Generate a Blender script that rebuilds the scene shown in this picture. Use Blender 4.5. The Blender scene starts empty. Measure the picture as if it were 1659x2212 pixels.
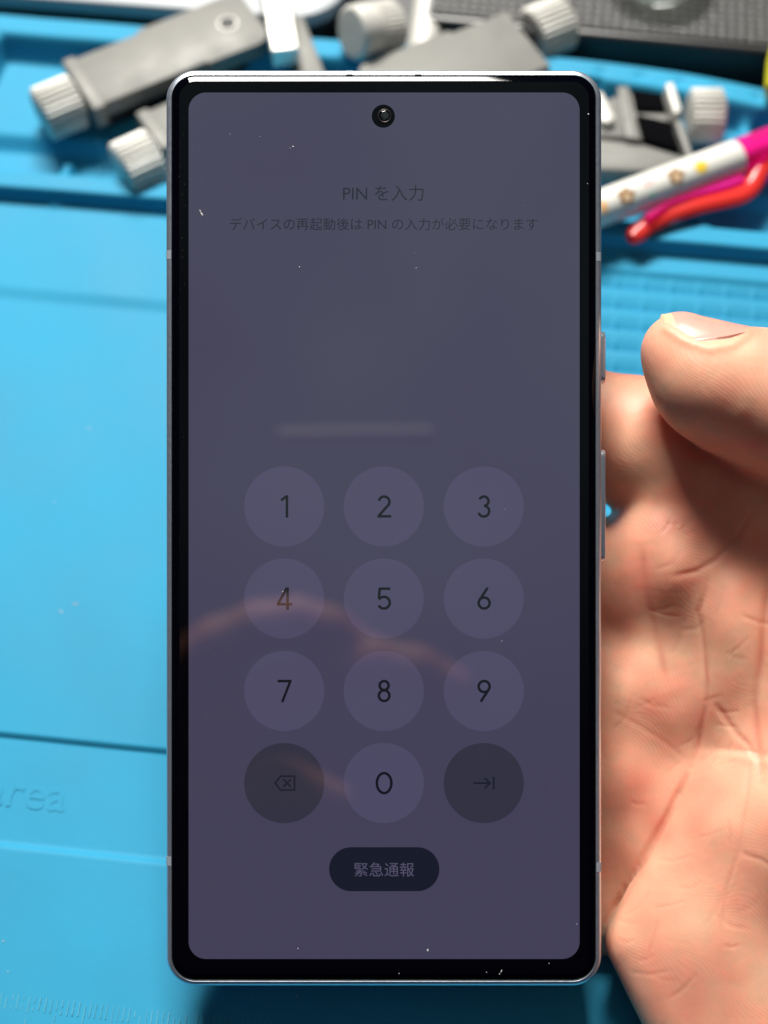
import bpy, bmesh, math, random
import numpy as np
from mathutils import Vector, Matrix, Euler

# ------------------------------------------------------------------ frame of reference (millimetres, then metres)
MM = 0.001
PX = 170.2 / 2212            # mm on the phone's face for one picture unit (picture 1659 x 2212)
D = 227.0                    # camera to phone face, mm
TH = math.radians(28)        # tilt of the phone and the camera against the mat
H0 = 53.0
MROT = math.radians(-6)      # the mat lies slightly turned
cT, sT = math.cos(TH), math.sin(TH)
RV = np.array([1.0, 0, 0]); UV = np.array([0, cT, sT]); NV = np.array([0, -sT, cT])
OV = np.array([0, 0, H0]); CV = OV + NV * D

sc = bpy.context.scene
# ------------------------------------------------------------------ camera
cam_d = bpy.data.cameras.new("camera")
cam = bpy.data.objects.new("camera", cam_d)
sc.collection.objects.link(cam)
cam.location = Vector(CV * MM)
cam.rotation_euler = (TH, 0, 0)
cam_d.sensor_fit = 'VERTICAL'
cam_d.sensor_width = 27.0
cam_d.sensor_height = 36.0
cam_d.lens = 36.0 * D / 170.2
cam_d.clip_start = 0.005
cam_d.clip_end = 20
cam_d.dof.use_dof = True
cam_d.dof.focus_distance = D * MM
cam_d.dof.aperture_fstop = 10.2
sc.camera = cam

# ------------------------------------------------------------------ world: a dim room, plus a bright overhead patch added for the screen's reflection
w = bpy.data.worlds.new("World"); sc.world = w; w.use_nodes = True
nt = w.node_tree; nt.nodes.clear()
wo = nt.nodes.new('ShaderNodeOutputWorld'); bg = nt.nodes.new('ShaderNodeBackground')
tc = nt.nodes.new('ShaderNodeTexCoord'); nz = nt.nodes.new('ShaderNodeTexNoise'); cr = nt.nodes.new('ShaderNodeValToRGB')
nz.inputs['Scale'].default_value = 5.0; nz.inputs['Detail'].default_value = 2.0
dot = nt.nodes.new('ShaderNodeVectorMath'); dot.operation = 'DOT_PRODUCT'; dot.inputs[1].default_value = Vector((0.06, -0.06, 0.995)).normalized()
mrg = nt.nodes.new('ShaderNodeMapRange'); mrg.interpolation_type = 'SMOOTHSTEP'
mrg.inputs[1].default_value = 0.80; mrg.inputs[2].default_value = 0.985; mrg.inputs[3].default_value = 0.0; mrg.inputs[4].default_value = 1.0
mm = nt.nodes.new('ShaderNodeMath'); mm.operation = 'MULTIPLY'
mr2 = nt.nodes.new('ShaderNodeMapRange'); mr2.inputs[1].default_value = 0.3; mr2.inputs[2].default_value = 0.7; mr2.inputs[3].default_value = 0.45; mr2.inputs[4].default_value = 1.25
cr.color_ramp.elements[0].position = 0.0; cr.color_ramp.elements[0].color = (0.013, 0.010, 0.026, 1)
cr.color_ramp.elements[1].position = 1.0; cr.color_ramp.elements[1].color = (0.27, 0.345, 0.31, 1)
nt.links.new(tc.outputs['Generated'], nz.inputs['Vector']); nt.links.new(tc.outputs['Generated'], dot.inputs[0])
nt.links.new(dot.outputs['Value'], mrg.inputs[0]); nt.links.new(nz.outputs['Fac'], mr2.inputs[0])
nt.links.new(mrg.outputs[0], mm.inputs[0]); nt.links.new(mr2.outputs[0], mm.inputs[1]); nt.links.new(mm.outputs[0], cr.inputs['Fac'])
nt.links.new(cr.outputs['Color'], bg.inputs['Color']); bg.inputs['Strength'].default_value = 1.0
nt.links.new(bg.outputs[0], wo.inputs['Surface'])

# ------------------------------------------------------------------ the desk lamp above the far side of the mat
LAMP = (-160.0, 1150.0, 480.0)     # camera frame mm
ld = bpy.data.lights.new("desk_lamp_light", 'AREA')
ld.shape = 'RECTANGLE'; ld.size = 0.56; ld.size_y = 0.28; ld.energy = 36.0; ld.color = (1.0, 0.965, 0.90)
lo = bpy.data.objects.new("desk_lamp_light", ld); sc.collection.objects.link(lo)
lp = OV + RV * LAMP[0] + UV * LAMP[1] + NV * LAMP[2]
lo.location = Vector(lp * MM)
tgt = Vector((OV - UV * 120) * MM)
lo.rotation_euler = (tgt - lo.location).to_track_quat('-Z', 'Y').to_euler()

sc.view_settings.view_transform = 'Standard'
sc.view_settings.look = 'None'
sc.view_settings.exposure = 0.0
sc.view_settings.gamma = 1.0
sc.view_settings.use_curve_mapping = False
sc.render.engine = 'CYCLES'
sc.cycles.use_denoising = True
sc.cycles.max_bounces = 10

# ================================================================== helpers
def W(px, py, z):
    """point of the world (mm) at height z that the photograph shows at px, py (1659 x 2212)"""
    p = OV + RV * (px - 829.5) * PX + UV * (1106 - py) * PX
    d = p - CV
    return CV + d * ((z - CV[2]) / d[2])

def CF(px, py, wd):
    """camera-frame point (mm) at depth wd towards the camera"""
    k = (D - wd) / D
    return np.array([(px - 829.5) * PX * k, (1106 - py) * PX * k, wd])

def link(o):
    sc.collection.objects.link(o); return o

def tag(o, label=None, cat=None, group=None, kind=None):
    if label: o['label'] = label
    if cat: o['category'] = cat
    if group: o['group'] = group
    if kind: o['kind'] = kind
    return o

def empty(name, loc=(0, 0, 0), rot=(0, 0, 0)):
    o = link(bpy.data.objects.new(name, None))
    o.location = Vector(loc) * MM; o.rotation_euler = rot
    o.empty_display_size = 0.01
    return o

def mesh_obj(name, verts, faces, mat, parent=None, smooth=None, loc=(0, 0, 0), rot=(0, 0, 0), scale=MM):
    me = bpy.data.meshes.new(name)
    v = np.asarray(verts, dtype=float) * scale
    me.from_pydata([tuple(p) for p in v], [], [tuple(int(i) for i in f) for f in faces])
    me.update()
    o = link(bpy.data.objects.new(name, me))
    me.materials.append(mat)
    if smooth is not None:
        me.polygons.foreach_set('use_smooth', [True] * len(me.polygons))
        if smooth < 179: me.set_sharp_from_angle(angle=math.radians(smooth))
    o.location = Vector(loc) * MM; o.rotation_euler = rot
    if parent: o.parent = parent
    return o

def bm_obj(name, bm, mat, parent=None, smooth=35, loc=(0, 0, 0), rot=(0, 0, 0)):
    bmesh.ops.recalc_face_normals(bm, faces=bm.faces)
    me = bpy.data.meshes.new(name); bm.to_mesh(me); bm.free()
    me.transform(Matrix.Scale(MM, 4)); me.update()
    me.materials.append(mat)
    if smooth is not None:
        me.polygons.foreach_set('use_smooth', [True] * len(me.polygons))
        if smooth < 179: me.set_sharp_from_angle(angle=math.radians(smooth))
    o = link(bpy.data.objects.new(name, me))
    o.location = Vector(loc) * MM; o.rotation_euler = rot
    if parent: o.parent = parent
    return o

class MB:
    """collects plain geometry in millimetres"""
    def __init__(s): s.v = []; s.f = []
    def add(s, vs, fs):
        n = len(s.v); s.v += [tuple(p) for p in vs]; s.f += [tuple(i + n for i in f) for f in fs]
    def box(s, x0, x1, y0, y1, z0, z1):
        s.add([(x0,y0,z0),(x1,y0,z0),(x1,y1,z0),(x0,y1,z0),(x0,y0,z1),(x1,y0,z1),(x1,y1,z1),(x0,y1,z1)],
              [(0,3,2,1),(4,5,6,7),(0,1,5,4),(1,2,6,5),(2,3,7,6),(3,0,4,7)])
    def build(s, name, mat, parent=None, smooth=None, **k):
        return mesh_obj(name, s.v, s.f, mat, parent, smooth, **k)

def loft(rings, cap0=True, cap1=True):
    n = len(rings[0]); v = []; f = []
    for r in rings: v += [tuple(p) for p in r]
    for i in range(len(rings) - 1):
        for j in range(n):
            k = (j + 1) % n
            f.append((i*n + j, i*n + k, (i+1)*n + k, (i+1)*n + j))
    if cap0: f.append(tuple(range(n - 1, -1, -1)))
    if cap1: f.append(tuple(range((len(rings)-1)*n, len(rings)*n)))
    return v, f

def rrect(hw, hh, r, z, n=10, cx=0, cy=0):
    r = max(min(r, hw, hh), 1e-4); pts = []
    for (sx, sy, a0) in ((1,1,0), (-1,1,90), (-1,-1,180), (1,-1,270)):
        for i in range(n + 1):
            a = math.radians(a0 + 90 * i / n)
            pts.append((cx + sx*(hw-r) + r*math.cos(a), cy + sy*(hh-r) + r*math.sin(a), z))
    return pts

def prism_bm(poly, z0, z1, bevel=0.3, seg=2):
    bm = bmesh.new()
    a = [bm.verts.new((x, y, z0)) for x, y in poly]; b = [bm.verts.new((x, y, z1)) for x, y in poly]
    n = len(poly)
    bm.faces.new(list(reversed(a))); bm.faces.new(b)
    for i in range(n): bm.faces.new((a[i], a[(i+1) % n], b[(i+1) % n], b[i]))
    bmesh.ops.recalc_face_normals(bm, faces=bm.faces)
    if bevel > 0:
        bmesh.ops.bevel(bm, geom=[e for e in bm.edges], offset=bevel, segments=seg, profile=0.5, affect='EDGES', clamp_overlap=True)
    return bm

def lathe(profile, n=48, flute=0.0, nfl=0, axis='x'):
    """profile: (t along axis, radius, fluted 0/1)"""
    rings = []
    for t, r, fl in profile:
        ring = []
        for j in range(n):
            a = 2 * math.pi * j / n
            rr = r + (flute * (0.5 + 0.5 * math.cos(a * nfl)) if fl else 0)
            c, s_ = rr * math.cos(a), rr * math.sin(a)
            ring.append((t, c, s_) if axis == 'x' else ((c, s_, t) if axis == 'z' else (c, t, s_)))
        rings.append(ring)
    return loft(rings)

# ================================================================== materials
def mat(name, col, rough=0.5, metal=0.0, spec=0.5, emit=None, es=1.0, noise=None, bump=None, coat=0.0, ior=None, trans=0.0):
    m = bpy.data.materials.new(name); m.use_nodes = True
    n = m.node_tree.nodes; l = m.node_tree.links; p = n['Principled BSDF']
    p.inputs['Base Color'].default_value = (*col, 1); p.inputs['Roughness'].default_value = rough
    p.inputs['Metallic'].default_value = metal; p.inputs['Specular IOR Level'].default_value = spec
    p.inputs['Coat Weight'].default_value = coat
    p.inputs['Transmission Weight'].default_value = trans
    if ior: p.inputs['IOR'].default_value = ior
    if emit:
        p.inputs['Emission Color'].default_value = (*emit, 1); p.inputs['Emission Strength'].default_value = es
    tcn = n.new('ShaderNodeTexCoord')
    if noise:      # (scale, amount, roughness amount)
        t = n.new('ShaderNodeTexNoise'); t.inputs['Scale'].default_value = noise[0]; t.inputs['Detail'].default_value = 6
        l.new(tcn.outputs['Object'], t.inputs['Vector'])
        r = n.new('ShaderNodeMapRange'); r.inputs[1].default_value = 0.3; r.inputs[2].default_value = 0.7
        r.inputs[3].default_value = 1 - noise[1]; r.inputs[4].default_value = 1 + noise[1]
        l.new(t.outputs['Fac'], r.inputs[0])
        mx = n.new('ShaderNodeVectorMath'); mx.operation = 'SCALE'
        mx.inputs[0].default_value = col; l.new(r.outputs[0], mx.inputs['Scale'])
        l.new(mx.outputs[0], p.inputs['Base Color'])
        if len(noise) > 2:
            r2 = n.new('ShaderNodeMapRange'); r2.inputs[1].default_value = 0.3; r2.inputs[2].default_value = 0.7
            r2.inputs[3].default_value = max(rough - noise[2], 0.02); r2.inputs[4].default_value = rough + noise[2]
            l.new(t.outputs['Fac'], r2.inputs[0]); l.new(r2.outputs[0], p.inputs['Roughness'])
    if bump:       # (scale, distance mm, strength)
        t = n.new('ShaderNodeTexNoise'); t.inputs['Scale'].default_value = bump[0]; t.inputs['Detail'].default_value = 4
        l.new(tcn.outputs['Object'], t.inputs['Vector'])
        b = n.new('ShaderNodeBump'); b.inputs['Distance'].default_value = bump[1] * MM; b.inputs['Strength'].default_value = bump[2]
        l.new(t.outputs['Fac'], b.inputs['Height']); l.new(b.outputs[0], p.inputs['Normal'])
    return m

M = {}
M['silicone'] = mat('blue_silicone', (0.028, 0.285, 0.475), 0.6, spec=0.16, noise=(26, 0.085, 0.08), bump=(1100, 0.06, 0.3))
M['ruler'] = mat('ruler_mark', (0.06, 0.34, 0.48), 0.6)
M['desk'] = mat('desk_top', (0.022, 0.024, 0.027), 0.45, noise=(60, 0.25))
M['alu'] = mat('phone_frame_metal', (0.66, 0.74, 0.84), 0.34, metal=0.88, noise=(1500, 0.03, 0.03))
M['band'] = mat('antenna_plastic', (0.30, 0.34, 0.39), 0.4)
M['glass'] = mat('bezel_glass', (0.0008, 0.0010, 0.0026), 0.03, spec=0.22)
M['display'] = mat('display_lit', (0.004, 0.004, 0.005), 0.035, spec=0.8, emit=(0.053, 0.049, 0.092))
M['key'] = mat('key_lit', (0.004, 0.004, 0.005), 0.035, spec=0.8, emit=(0.071, 0.065, 0.125))
M['darkkey'] = mat('function_key_lit', (0.004, 0.004, 0.005), 0.035, spec=0.8, emit=(0.029, 0.029, 0.050))
M['ink'] = mat('digit_dark', (0.003, 0.003, 0.004), 0.035, spec=0.8, emit=(0.004, 0.006, 0.010))
M['glyph'] = mat('icon_dark', (0.003, 0.003, 0.004), 0.035, spec=0.8, emit=(0.009, 0.011, 0.022))
M['note'] = mat('text_dim', (0.003, 0.003, 0.004), 0.035, spec=0.8, emit=(0.012, 0.015, 0.026))
M['pill'] = mat('pill_dark', (0.003, 0.003, 0.004), 0.035, spec=0.8, emit=(0.007, 0.009, 0.019))
M['pilltext'] = mat('pill_text', (0.003, 0.003, 0.004), 0.035, spec=0.8, emit=(0.085, 0.078, 0.140))
M['lens'] = mat('camera_lens', (0.002, 0.003, 0.006), 0.02, spec=0.8, coat=1.0)
M['lensring'] = mat('camera_ring', (0.035, 0.032, 0.033), 0.35, metal=0.8)
M['slot'] = mat('dark_slot', (0.01, 0.01, 0.012), 0.6)
M['tool'] = mat('blasted_aluminium', (0.185, 0.184, 0.172), 0.58, metal=0.12, noise=(140, 0.07, 0.08), bump=(1800, 0.03, 0.4))
M['knob'] = mat('turned_aluminium', (0.60, 0.59, 0.55), 0.5, metal=0.2, noise=(200, 0.05))
M['shiny'] = mat('polished_aluminium', (0.82, 0.81, 0.74), 0.35, metal=0.3)
M['foam'] = mat('black_pad', (0.002, 0.002, 0.003), 0.9, spec=0.03)
M['blackplastic'] = mat('black_plastic', (0.012, 0.012, 0.013), 0.38, noise=(80, 0.3))
M['pale'] = mat('pale_grey_plastic', (0.31, 0.34, 0.37), 0.45, noise=(30, 0.04))
M['barrel'] = mat('white_barrel', (0.76, 0.745, 0.69), 0.28, coat=0.4)
M['brownp'] = mat('brown_print', (0.32, 0.19, 0.09), 0.4)
M['creamp'] = mat('cream_print', (0.72, 0.52, 0.34), 0.4)
M['yellowp'] = mat('yellow_print', (0.86, 0.60, 0.05), 0.4)
M['pinkp'] = mat('pink_print', (0.85, 0.50, 0.50), 0.4)
M['mintp'] = mat('mint_print', (0.50, 0.74, 0.62), 0.4)
M['orangep'] = mat('orange_print', (0.85, 0.50, 0.24), 0.4)
M['yellow'] = mat('yellow_rubber', (0.62, 0.58, 0.03), 0.45)
M['dust'] = mat('dust_white', (0.50, 0.50, 0.49), 0.8)
M['reflbar'] = mat('white_plastic', (0.75, 0.75, 0.72), 0.4)

def tinted(name, col, clear):
    """coloured clear plastic: passes tinted light, so it glows against the lamp and throws a coloured shadow"""
    m = bpy.data.materials.new(name); m.use_nodes = True
    n = m.node_tree.nodes; l = m.node_tree.links; p = n['Principled BSDF']; o = n['Material Output']
    p.inputs['Base Color'].default_value = (*col, 1); p.inputs['Roughness'].default_value = 0.2
    tl = n.new('ShaderNodeBsdfTranslucent'); tl.inputs['Color'].default_value = (*col, 1)
    m0 = n.new('ShaderNodeMixShader'); m0.inputs['Fac'].default_value = 0.35
    t = n.new('ShaderNodeBsdfTransparent'); t.inputs['Color'].default_value = (1.0, col[1]*2, min(col[2]*3, 1), 1)
    mx = n.new('ShaderNodeMixShader'); mx.inputs['Fac'].default_value = clear
    l.new(p.outputs[0], m0.inputs[1]); l.new(tl.outputs[0], m0.inputs[2])
    l.new(m0.outputs[0], mx.inputs[1]); l.new(t.outputs[0], mx.inputs[2]); l.new(mx.outputs[0], o.inputs['Surface'])
    return m
M['pink'] = tinted('clear_pink_plastic', (0.95, 0.03, 0.30), 0.42)
M['red'] = tinted('clear_red_plastic', (1.0, 0.06, 0.05), 0.14)

def mesh_cloth():
    m = mat('black_mesh', (0.008, 0.008, 0.008), 0.5)
    n = m.node_tree.nodes; l = m.node_tree.links; p = n['Principled BSDF']
    t = n.new('ShaderNodeTexCoord'); v = n.new('ShaderNodeTexVoronoi'); v.inputs['Scale'].default_value = 420; v.inputs['Randomness'].default_value = 0.15
    l.new(t.outputs['Object'], v.inputs['Vector'])
    r = n.new('ShaderNodeValToRGB'); r.color_ramp.elements[0].position = 0.30; r.color_ramp.elements[0].color = (0.003, 0.003, 0.003, 1)
    r.color_ramp.elements[1].position = 0.55; r.color_ramp.elements[1].color = (0.045, 0.045, 0.045, 1)
    l.new(v.outputs['Distance'], r.inputs['Fac']); l.new(r.outputs[0], p.inputs['Base Color'])
    b = n.new('ShaderNodeBump'); b.inputs['Distance'].default_value = 0.0005; l.new(v.outputs['Distance'], b.inputs['Height']); l.new(b.outputs[0], p.inputs['Normal'])
    return m
M['meshcloth'] = mesh_cloth()

def clear_glass():
    m = mat('clear_glass', (0.9, 0.95, 0.92), 0.03, trans=0.9, ior=1.45)
    return m
M['clear'] = clear_glass()

def skin_mat():
    m = bpy.data.materials.new('skin'); m.use_nodes = True
    n = m.node_tree.nodes; l = m.node_tree.links; p = n['Principled BSDF']
    t = n.new('ShaderNodeTexCoord')
    n1 = n.new('ShaderNodeTexNoise'); n1.inputs['Scale'].default_value = 105; n1.inputs['Detail'].default_value = 4; n1.inputs['Roughness'].default_value = 0.55
    l.new(t.outputs['Object'], n1.inputs['Vector'])
    r = n.new('ShaderNodeValToRGB'); e = r.color_ramp.elements
    e[0].position = 0.29; e[0].color = (0.85, 0.51, 0.34, 1)
    e[1].position = 0.73; e[1].color = (0.77, 0.275, 0.19, 1)
    mid = r.color_ramp.elements.new(0.5); mid.color = (0.825, 0.395, 0.265, 1)
    l.new(n1.outputs['Fac'], r.inputs['Fac'])
    n2 = n.new('ShaderNodeTexNoise'); n2.inputs['Scale'].default_value = 420; n2.inputs['Detail'].default_value = 5
    l.new(t.outputs['Object'], n2.inputs['Vector'])
    mr = n.new('ShaderNodeMapRange'); mr.inputs[1].default_value = 0.3; mr.inputs[2].default_value = 0.7; mr.inputs[3].default_value = 0.92; mr.inputs[4].default_value = 1.07
    l.new(n2.outputs['Fac'], mr.inputs[0])
    mul = n.new('ShaderNodeVectorMath'); mul.operation = 'SCALE'; l.new(r.outputs[0], mul.inputs[0]); l.new(mr.outputs[0], mul.inputs['Scale'])
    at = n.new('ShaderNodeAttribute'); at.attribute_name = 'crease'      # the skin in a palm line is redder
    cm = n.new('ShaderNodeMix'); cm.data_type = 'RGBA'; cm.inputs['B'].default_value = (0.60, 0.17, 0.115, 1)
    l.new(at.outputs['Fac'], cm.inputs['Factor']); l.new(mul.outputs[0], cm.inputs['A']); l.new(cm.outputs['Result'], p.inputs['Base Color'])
    p.inputs['Roughness'].default_value = 0.50; p.inputs['Specular IOR Level'].default_value = 0.40
    p.inputs['Subsurface Weight'].default_value = 0.65; p.inputs['Subsurface Radius'].default_value = (1.0, 0.30, 0.18); p.inputs['Subsurface Scale'].default_value = 0.0034
    # friction ridges: curved fine bands, plus a fine crackle
    wv = n.new('ShaderNodeTexWave'); wv.wave_type = 'BANDS'; wv.bands_direction = 'DIAGONAL'
    wv.inputs['Scale'].default_value = 620; wv.inputs['Distortion'].default_value = 0.0
    mp = n.new('ShaderNodeMapping'); l.new(t.outputs['Object'], mp.inputs['Vector'])
    dn = n.new('ShaderNodeTexNoise'); dn.inputs['Scale'].default_value = 42; dn.inputs['Detail'].default_value = 1
    l.new(t.outputs['Object'], dn.inputs['Vector'])
    dv = n.new('ShaderNodeVectorMath'); dv.operation = 'SCALE'; dv.inputs['Scale'].default_value = 0.035
    l.new(dn.outputs['Color'], dv.inputs[0])
    ad = n.new('ShaderNodeVectorMath'); ad.operation = 'ADD'; l.new(mp.outputs[0], ad.inputs[0]); l.new(dv.outputs[0], ad.inputs[1])
    l.new(ad.outputs[0], wv.inputs['Vector'])
    vo = n.new('ShaderNodeTexVoronoi'); vo.feature = 'DISTANCE_TO_EDGE'; vo.inputs['Scale'].default_value = 620
    l.new(ad.outputs[0], vo.inputs['Vector'])
    ma = n.new('ShaderNodeMath'); ma.operation = 'MULTIPLY_ADD'; ma.inputs[1].default_value = 0.55
    l.new(vo.outputs['Distance'], ma.inputs[0]); l.new(wv.outputs['Fac'], ma.inputs[2])
    b = n.new('ShaderNodeBump'); b.inputs['Distance'].default_value = 0.00004; b.inputs['Strength'].default_value = 0.19
    l.new(ma.outputs[0], b.inputs['Height'])
    b2 = n.new('ShaderNodeBump'); b2.inputs['Distance'].default_value = 0.0006; b2.inputs['Strength'].default_value = 0.22
    n3 = n.new('ShaderNodeTexNoise'); n3.inputs['Scale'].default_value = 210; n3.inputs['Detail'].default_value = 4; l.new(t.outputs['Object'], n3.inputs['Vector'])
    l.new(n3.outputs['Fac'], b2.inputs['Height']); l.new(b.outputs[0], b2.inputs['Normal']); l.new(b2.outputs[0], p.inputs['Normal'])
    return m
M['skin'] = skin_mat()
M['nail'] = mat('nail_plate', (0.70, 0.345, 0.28), 0.34, spec=0.5, noise=(500, 0.05), coat=0.3)
M['nailtip'] = mat('nail_free_edge', (0.72, 0.52, 0.33), 0.4)

# ================================================================== setting: desk and work mat
b = MB(); b.box(-420, 420, -330, 420, -25, -5)
b.build('desk', M['desk'], None, rot=(0, 0, MROT)); tag(bpy.data.objects['desk'], kind='structure')

def sstep(a, b_, x):
    t = np.clip((x - a) / (b_ - a), 0, 1); return t * t * (3 - 2 * t)

X0, X1, Y0, Y1 = -135.0, 112.0, -135.0, 155.8
def mat_height(x, y):
    z = np.zeros_like(x)
    # lettering channel
    z += -0.9 * (sstep(-49.8, -48.1, y) - sstep(-28.4, -27.7, y))
    # shallow step of the central pad
    left = 1 - sstep(-20, -10, x)
    z += left * (0.75 * sstep(73.4, 77.5, y))
    z += (1 - left) * 0.75 * sstep(95.2, 97.0, y)
    # moulded cells at the right
    cx0, cy0, px_, py_ = 31.65, 0.0, 6.3, 5.75
    gx = (x - cx0) / px_; gy = (y - 91.6) / py_
    fx = gx - np.floor(gx); fy = gy - np.floor(gy)
    inx = 0.4 + 0.6 * sstep(0.02, 0.09, fx) * (1 - sstep(0.91, 0.98, fx))
    cell = inx * (1.5 * (1 - np.clip(fy / 0.95, 0, 1)) ** 2.0) * sstep(0.0, 0.035, fy) * (1 - sstep(0.93, 1.0, fy))
    zone = (x > cx0) * (y < 97.35) * (y > 28) * (x < 100)
    z -= cell * zone
    # tray: near rim, floors, divider, far rim
    z += 3.8 * (sstep(101.4, 103.5, y) - sstep(107.5, 111.0, y))
    z += -2.8 * (sstep(108, 111.5, y) - sstep(118.6, 123.2, y))
    z += 6.4 * sstep(145.8, 150.6, y)
    # cross divider in the lower tray and side rims
    dv = np.exp(-((x + 89.2) / 1.5) ** 4) * sstep(100, 104, y) * (1 - sstep(114.5, 116.5, y)); z += dv * np.clip(2.6 - z, 0, 3)
    for xr in (-113.5, 99.0):
        rim = np.exp(-((x - xr - (y - 160) * 0.10) / 2.6) ** 4) * sstep(101, 106, y)
        z += rim * np.clip(6.8 - z, 0, 10)
    # small cup in the tray's right end, parts wells
    def well(xa, xb, ya, yb, d, s=1.2):
        return -d * sstep(xa, xa + s, x) * (1 - sstep(xb - s, xb, x)) * sstep(ya, ya + s, y) * (1 - sstep(yb - s, yb, y))
    z += well(76.2, 84.6, 143.6, 149.6, 3.4)
    z += 2.0 * np.exp(-((x - 74) / 1.6) ** 4) * sstep(126, 129, y) * (1 - sstep(146, 149, y))
    z += well(34, 39, 146.5, 151, 1.4) + well(86, 95, 128, 141, 2.2)
    for xx in (38, 47.5, 57, 66.5, 76):     # dimples along the far rim
        z += -0.6 * np.exp(-(((x - xx) / 1.6) ** 2 + ((y - 153) / 1.0) ** 2))
    z += 0.9 * np.exp(-(((x - 72) / 7) ** 2 + ((y - 113.2) / 2.2) ** 2)) + 1.6 * np.exp(-((x - 63.5) / 1.6) ** 4) * sstep(107, 110, y) * (1 - sstep(114, 118, y))
    # moulding is never perfectly flat
    z += 0.10 * np.sin(x * 0.071 + 0.6 * np.sin(y * 0.05)) * np.sin(y * 0.063 + 1.0) + 0.05 * np.sin(x * 0.21 + y * 0.13)
    return z

def axis_pts(a, b_, dense, step_d, step_c):
    pts = [a]
    while pts[-1] < b_:
        x = pts[-1]; st = step_c
        for lo_, hi_ in dense:
            if lo_ - step_c <= x <= hi_: st = step_d; break
        pts.append(min(x + st, b_))
    return np.array(pts)
xs = axis_pts(X0, X1, [(30, 90), (-92, -86), (-117, -110)], 0.42, 1.1)
ys = axis_pts(Y0, Y1, [(-51, -26), (40, 164)], 0.36, 1.0)
gx, gy = np.meshgrid(xs, ys)
rc = 9.0       # rounded mat corners are cut through the height: fall to the desk outside
gz = mat_height(gx, gy)
nx, ny = len(xs), len(ys)
gyw = gy - 6.0 * (np.clip(gx - 20, 0, None) / 60) ** 2 * sstep(122, 148, gy)      # the far right edge of the mat bends towards the viewer
v = np.stack([gx.ravel(), gyw.ravel(), gz.ravel()], 1)
ii = np.arange(nx * ny).reshape(ny, nx)
f = np.stack([ii[:-1, :-1].ravel(), ii[:-1, 1:].ravel(), ii[1:, 1:].ravel(), ii[1:, :-1].ravel()], 1)
# skirt and underside
rim = list(ii[0, :]) + list(ii[1:, -1]) + list(ii[-1, -2::-1]) + list(ii[-2:0:-1, 0])
base = len(v)
vb = v[rim].copy(); vb[:, 2] = -4.98
v = np.vstack([v, vb])
fl = [tuple(q) for q in f]
nr = len(rim)
for k in range(nr):
    k2 = (k + 1) % nr
    fl.append((rim[k], base + k, base + k2, rim[k2]))
fl.append(tuple(range(base + nr - 1, base - 1, -1)))
mat_root = empty('work_mat', (0, 0, 0), (0, 0, MROT))
tag(mat_root, 'bright blue silicone repair mat with moulded trays, grid and ruler under everything', 'work mat')
mesh_obj('mat_sheet', v, fl, M['silicone'], mat_root, 50)

random.seed(4)
b = MB()
for i in range(-68, 70):
    x = i + random.uniform(-0.05, 0.05)
    ln = 2.4
    if i % 10 == 0: ln = 9.5
    elif i % 5 == 0: ln = 6.0
    y1 = -75.0 + random.uniform(-0.1, 0.1); wd = random.uniform(0.05, 0.10)
    z = 0.03
    # slightly wandering tick, rubbed in places
    y = y1
    while y > y1 - ln:
        st = min(random.uniform(0.5, 1.3), y - (y1 - ln) + 0.01)
        if random.random() < 0.86:
            b.box(x - wd, x + wd, y - st, y, -0.1, 0.12 + random.uniform(-0.03, 0.03))
        y -= st + 0.02; x += random.uniform(-0.03, 0.03)
b.build('ruler_marks', M['ruler'], mat_root)
b = MB()
for i in range(46):          # lint and crumbs lying on the silicone
    x, y = random.uniform(-75, 60), random.uniform(-100, 95); a_ = random.uniform(0, 3.14); l_ = random.uniform(.08, .28) * (2.5 if random.random() < .15 else 1); w_ = random.uniform(.05, .10)
    zz = float(mat_height(np.array([x]), np.array([y]))[0]); ca_, sa_ = math.cos(a_), math.sin(a_)
    q_ = [(x + ca_*u_ - sa_*v_, y + sa_*u_ + ca_*v_) for u_, v_ in ((-l_, -w_), (l_, -w_*.4), (l_*.8, w_), (-l_*.7, w_*.6))]
    b.add([(*p_, zz - 0.02) for p_ in q_] + [(*p_, zz + 0.10) for p_ in q_], [(3,2,1,0), (4,5,6,7), (0,1,5,4), (1,2,6,5), (2,3,7,6), (3,0,4,7)])
o = b.build('lint_specks', M['dust'], mat_root); o['kind'] = 'stuff'

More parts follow.
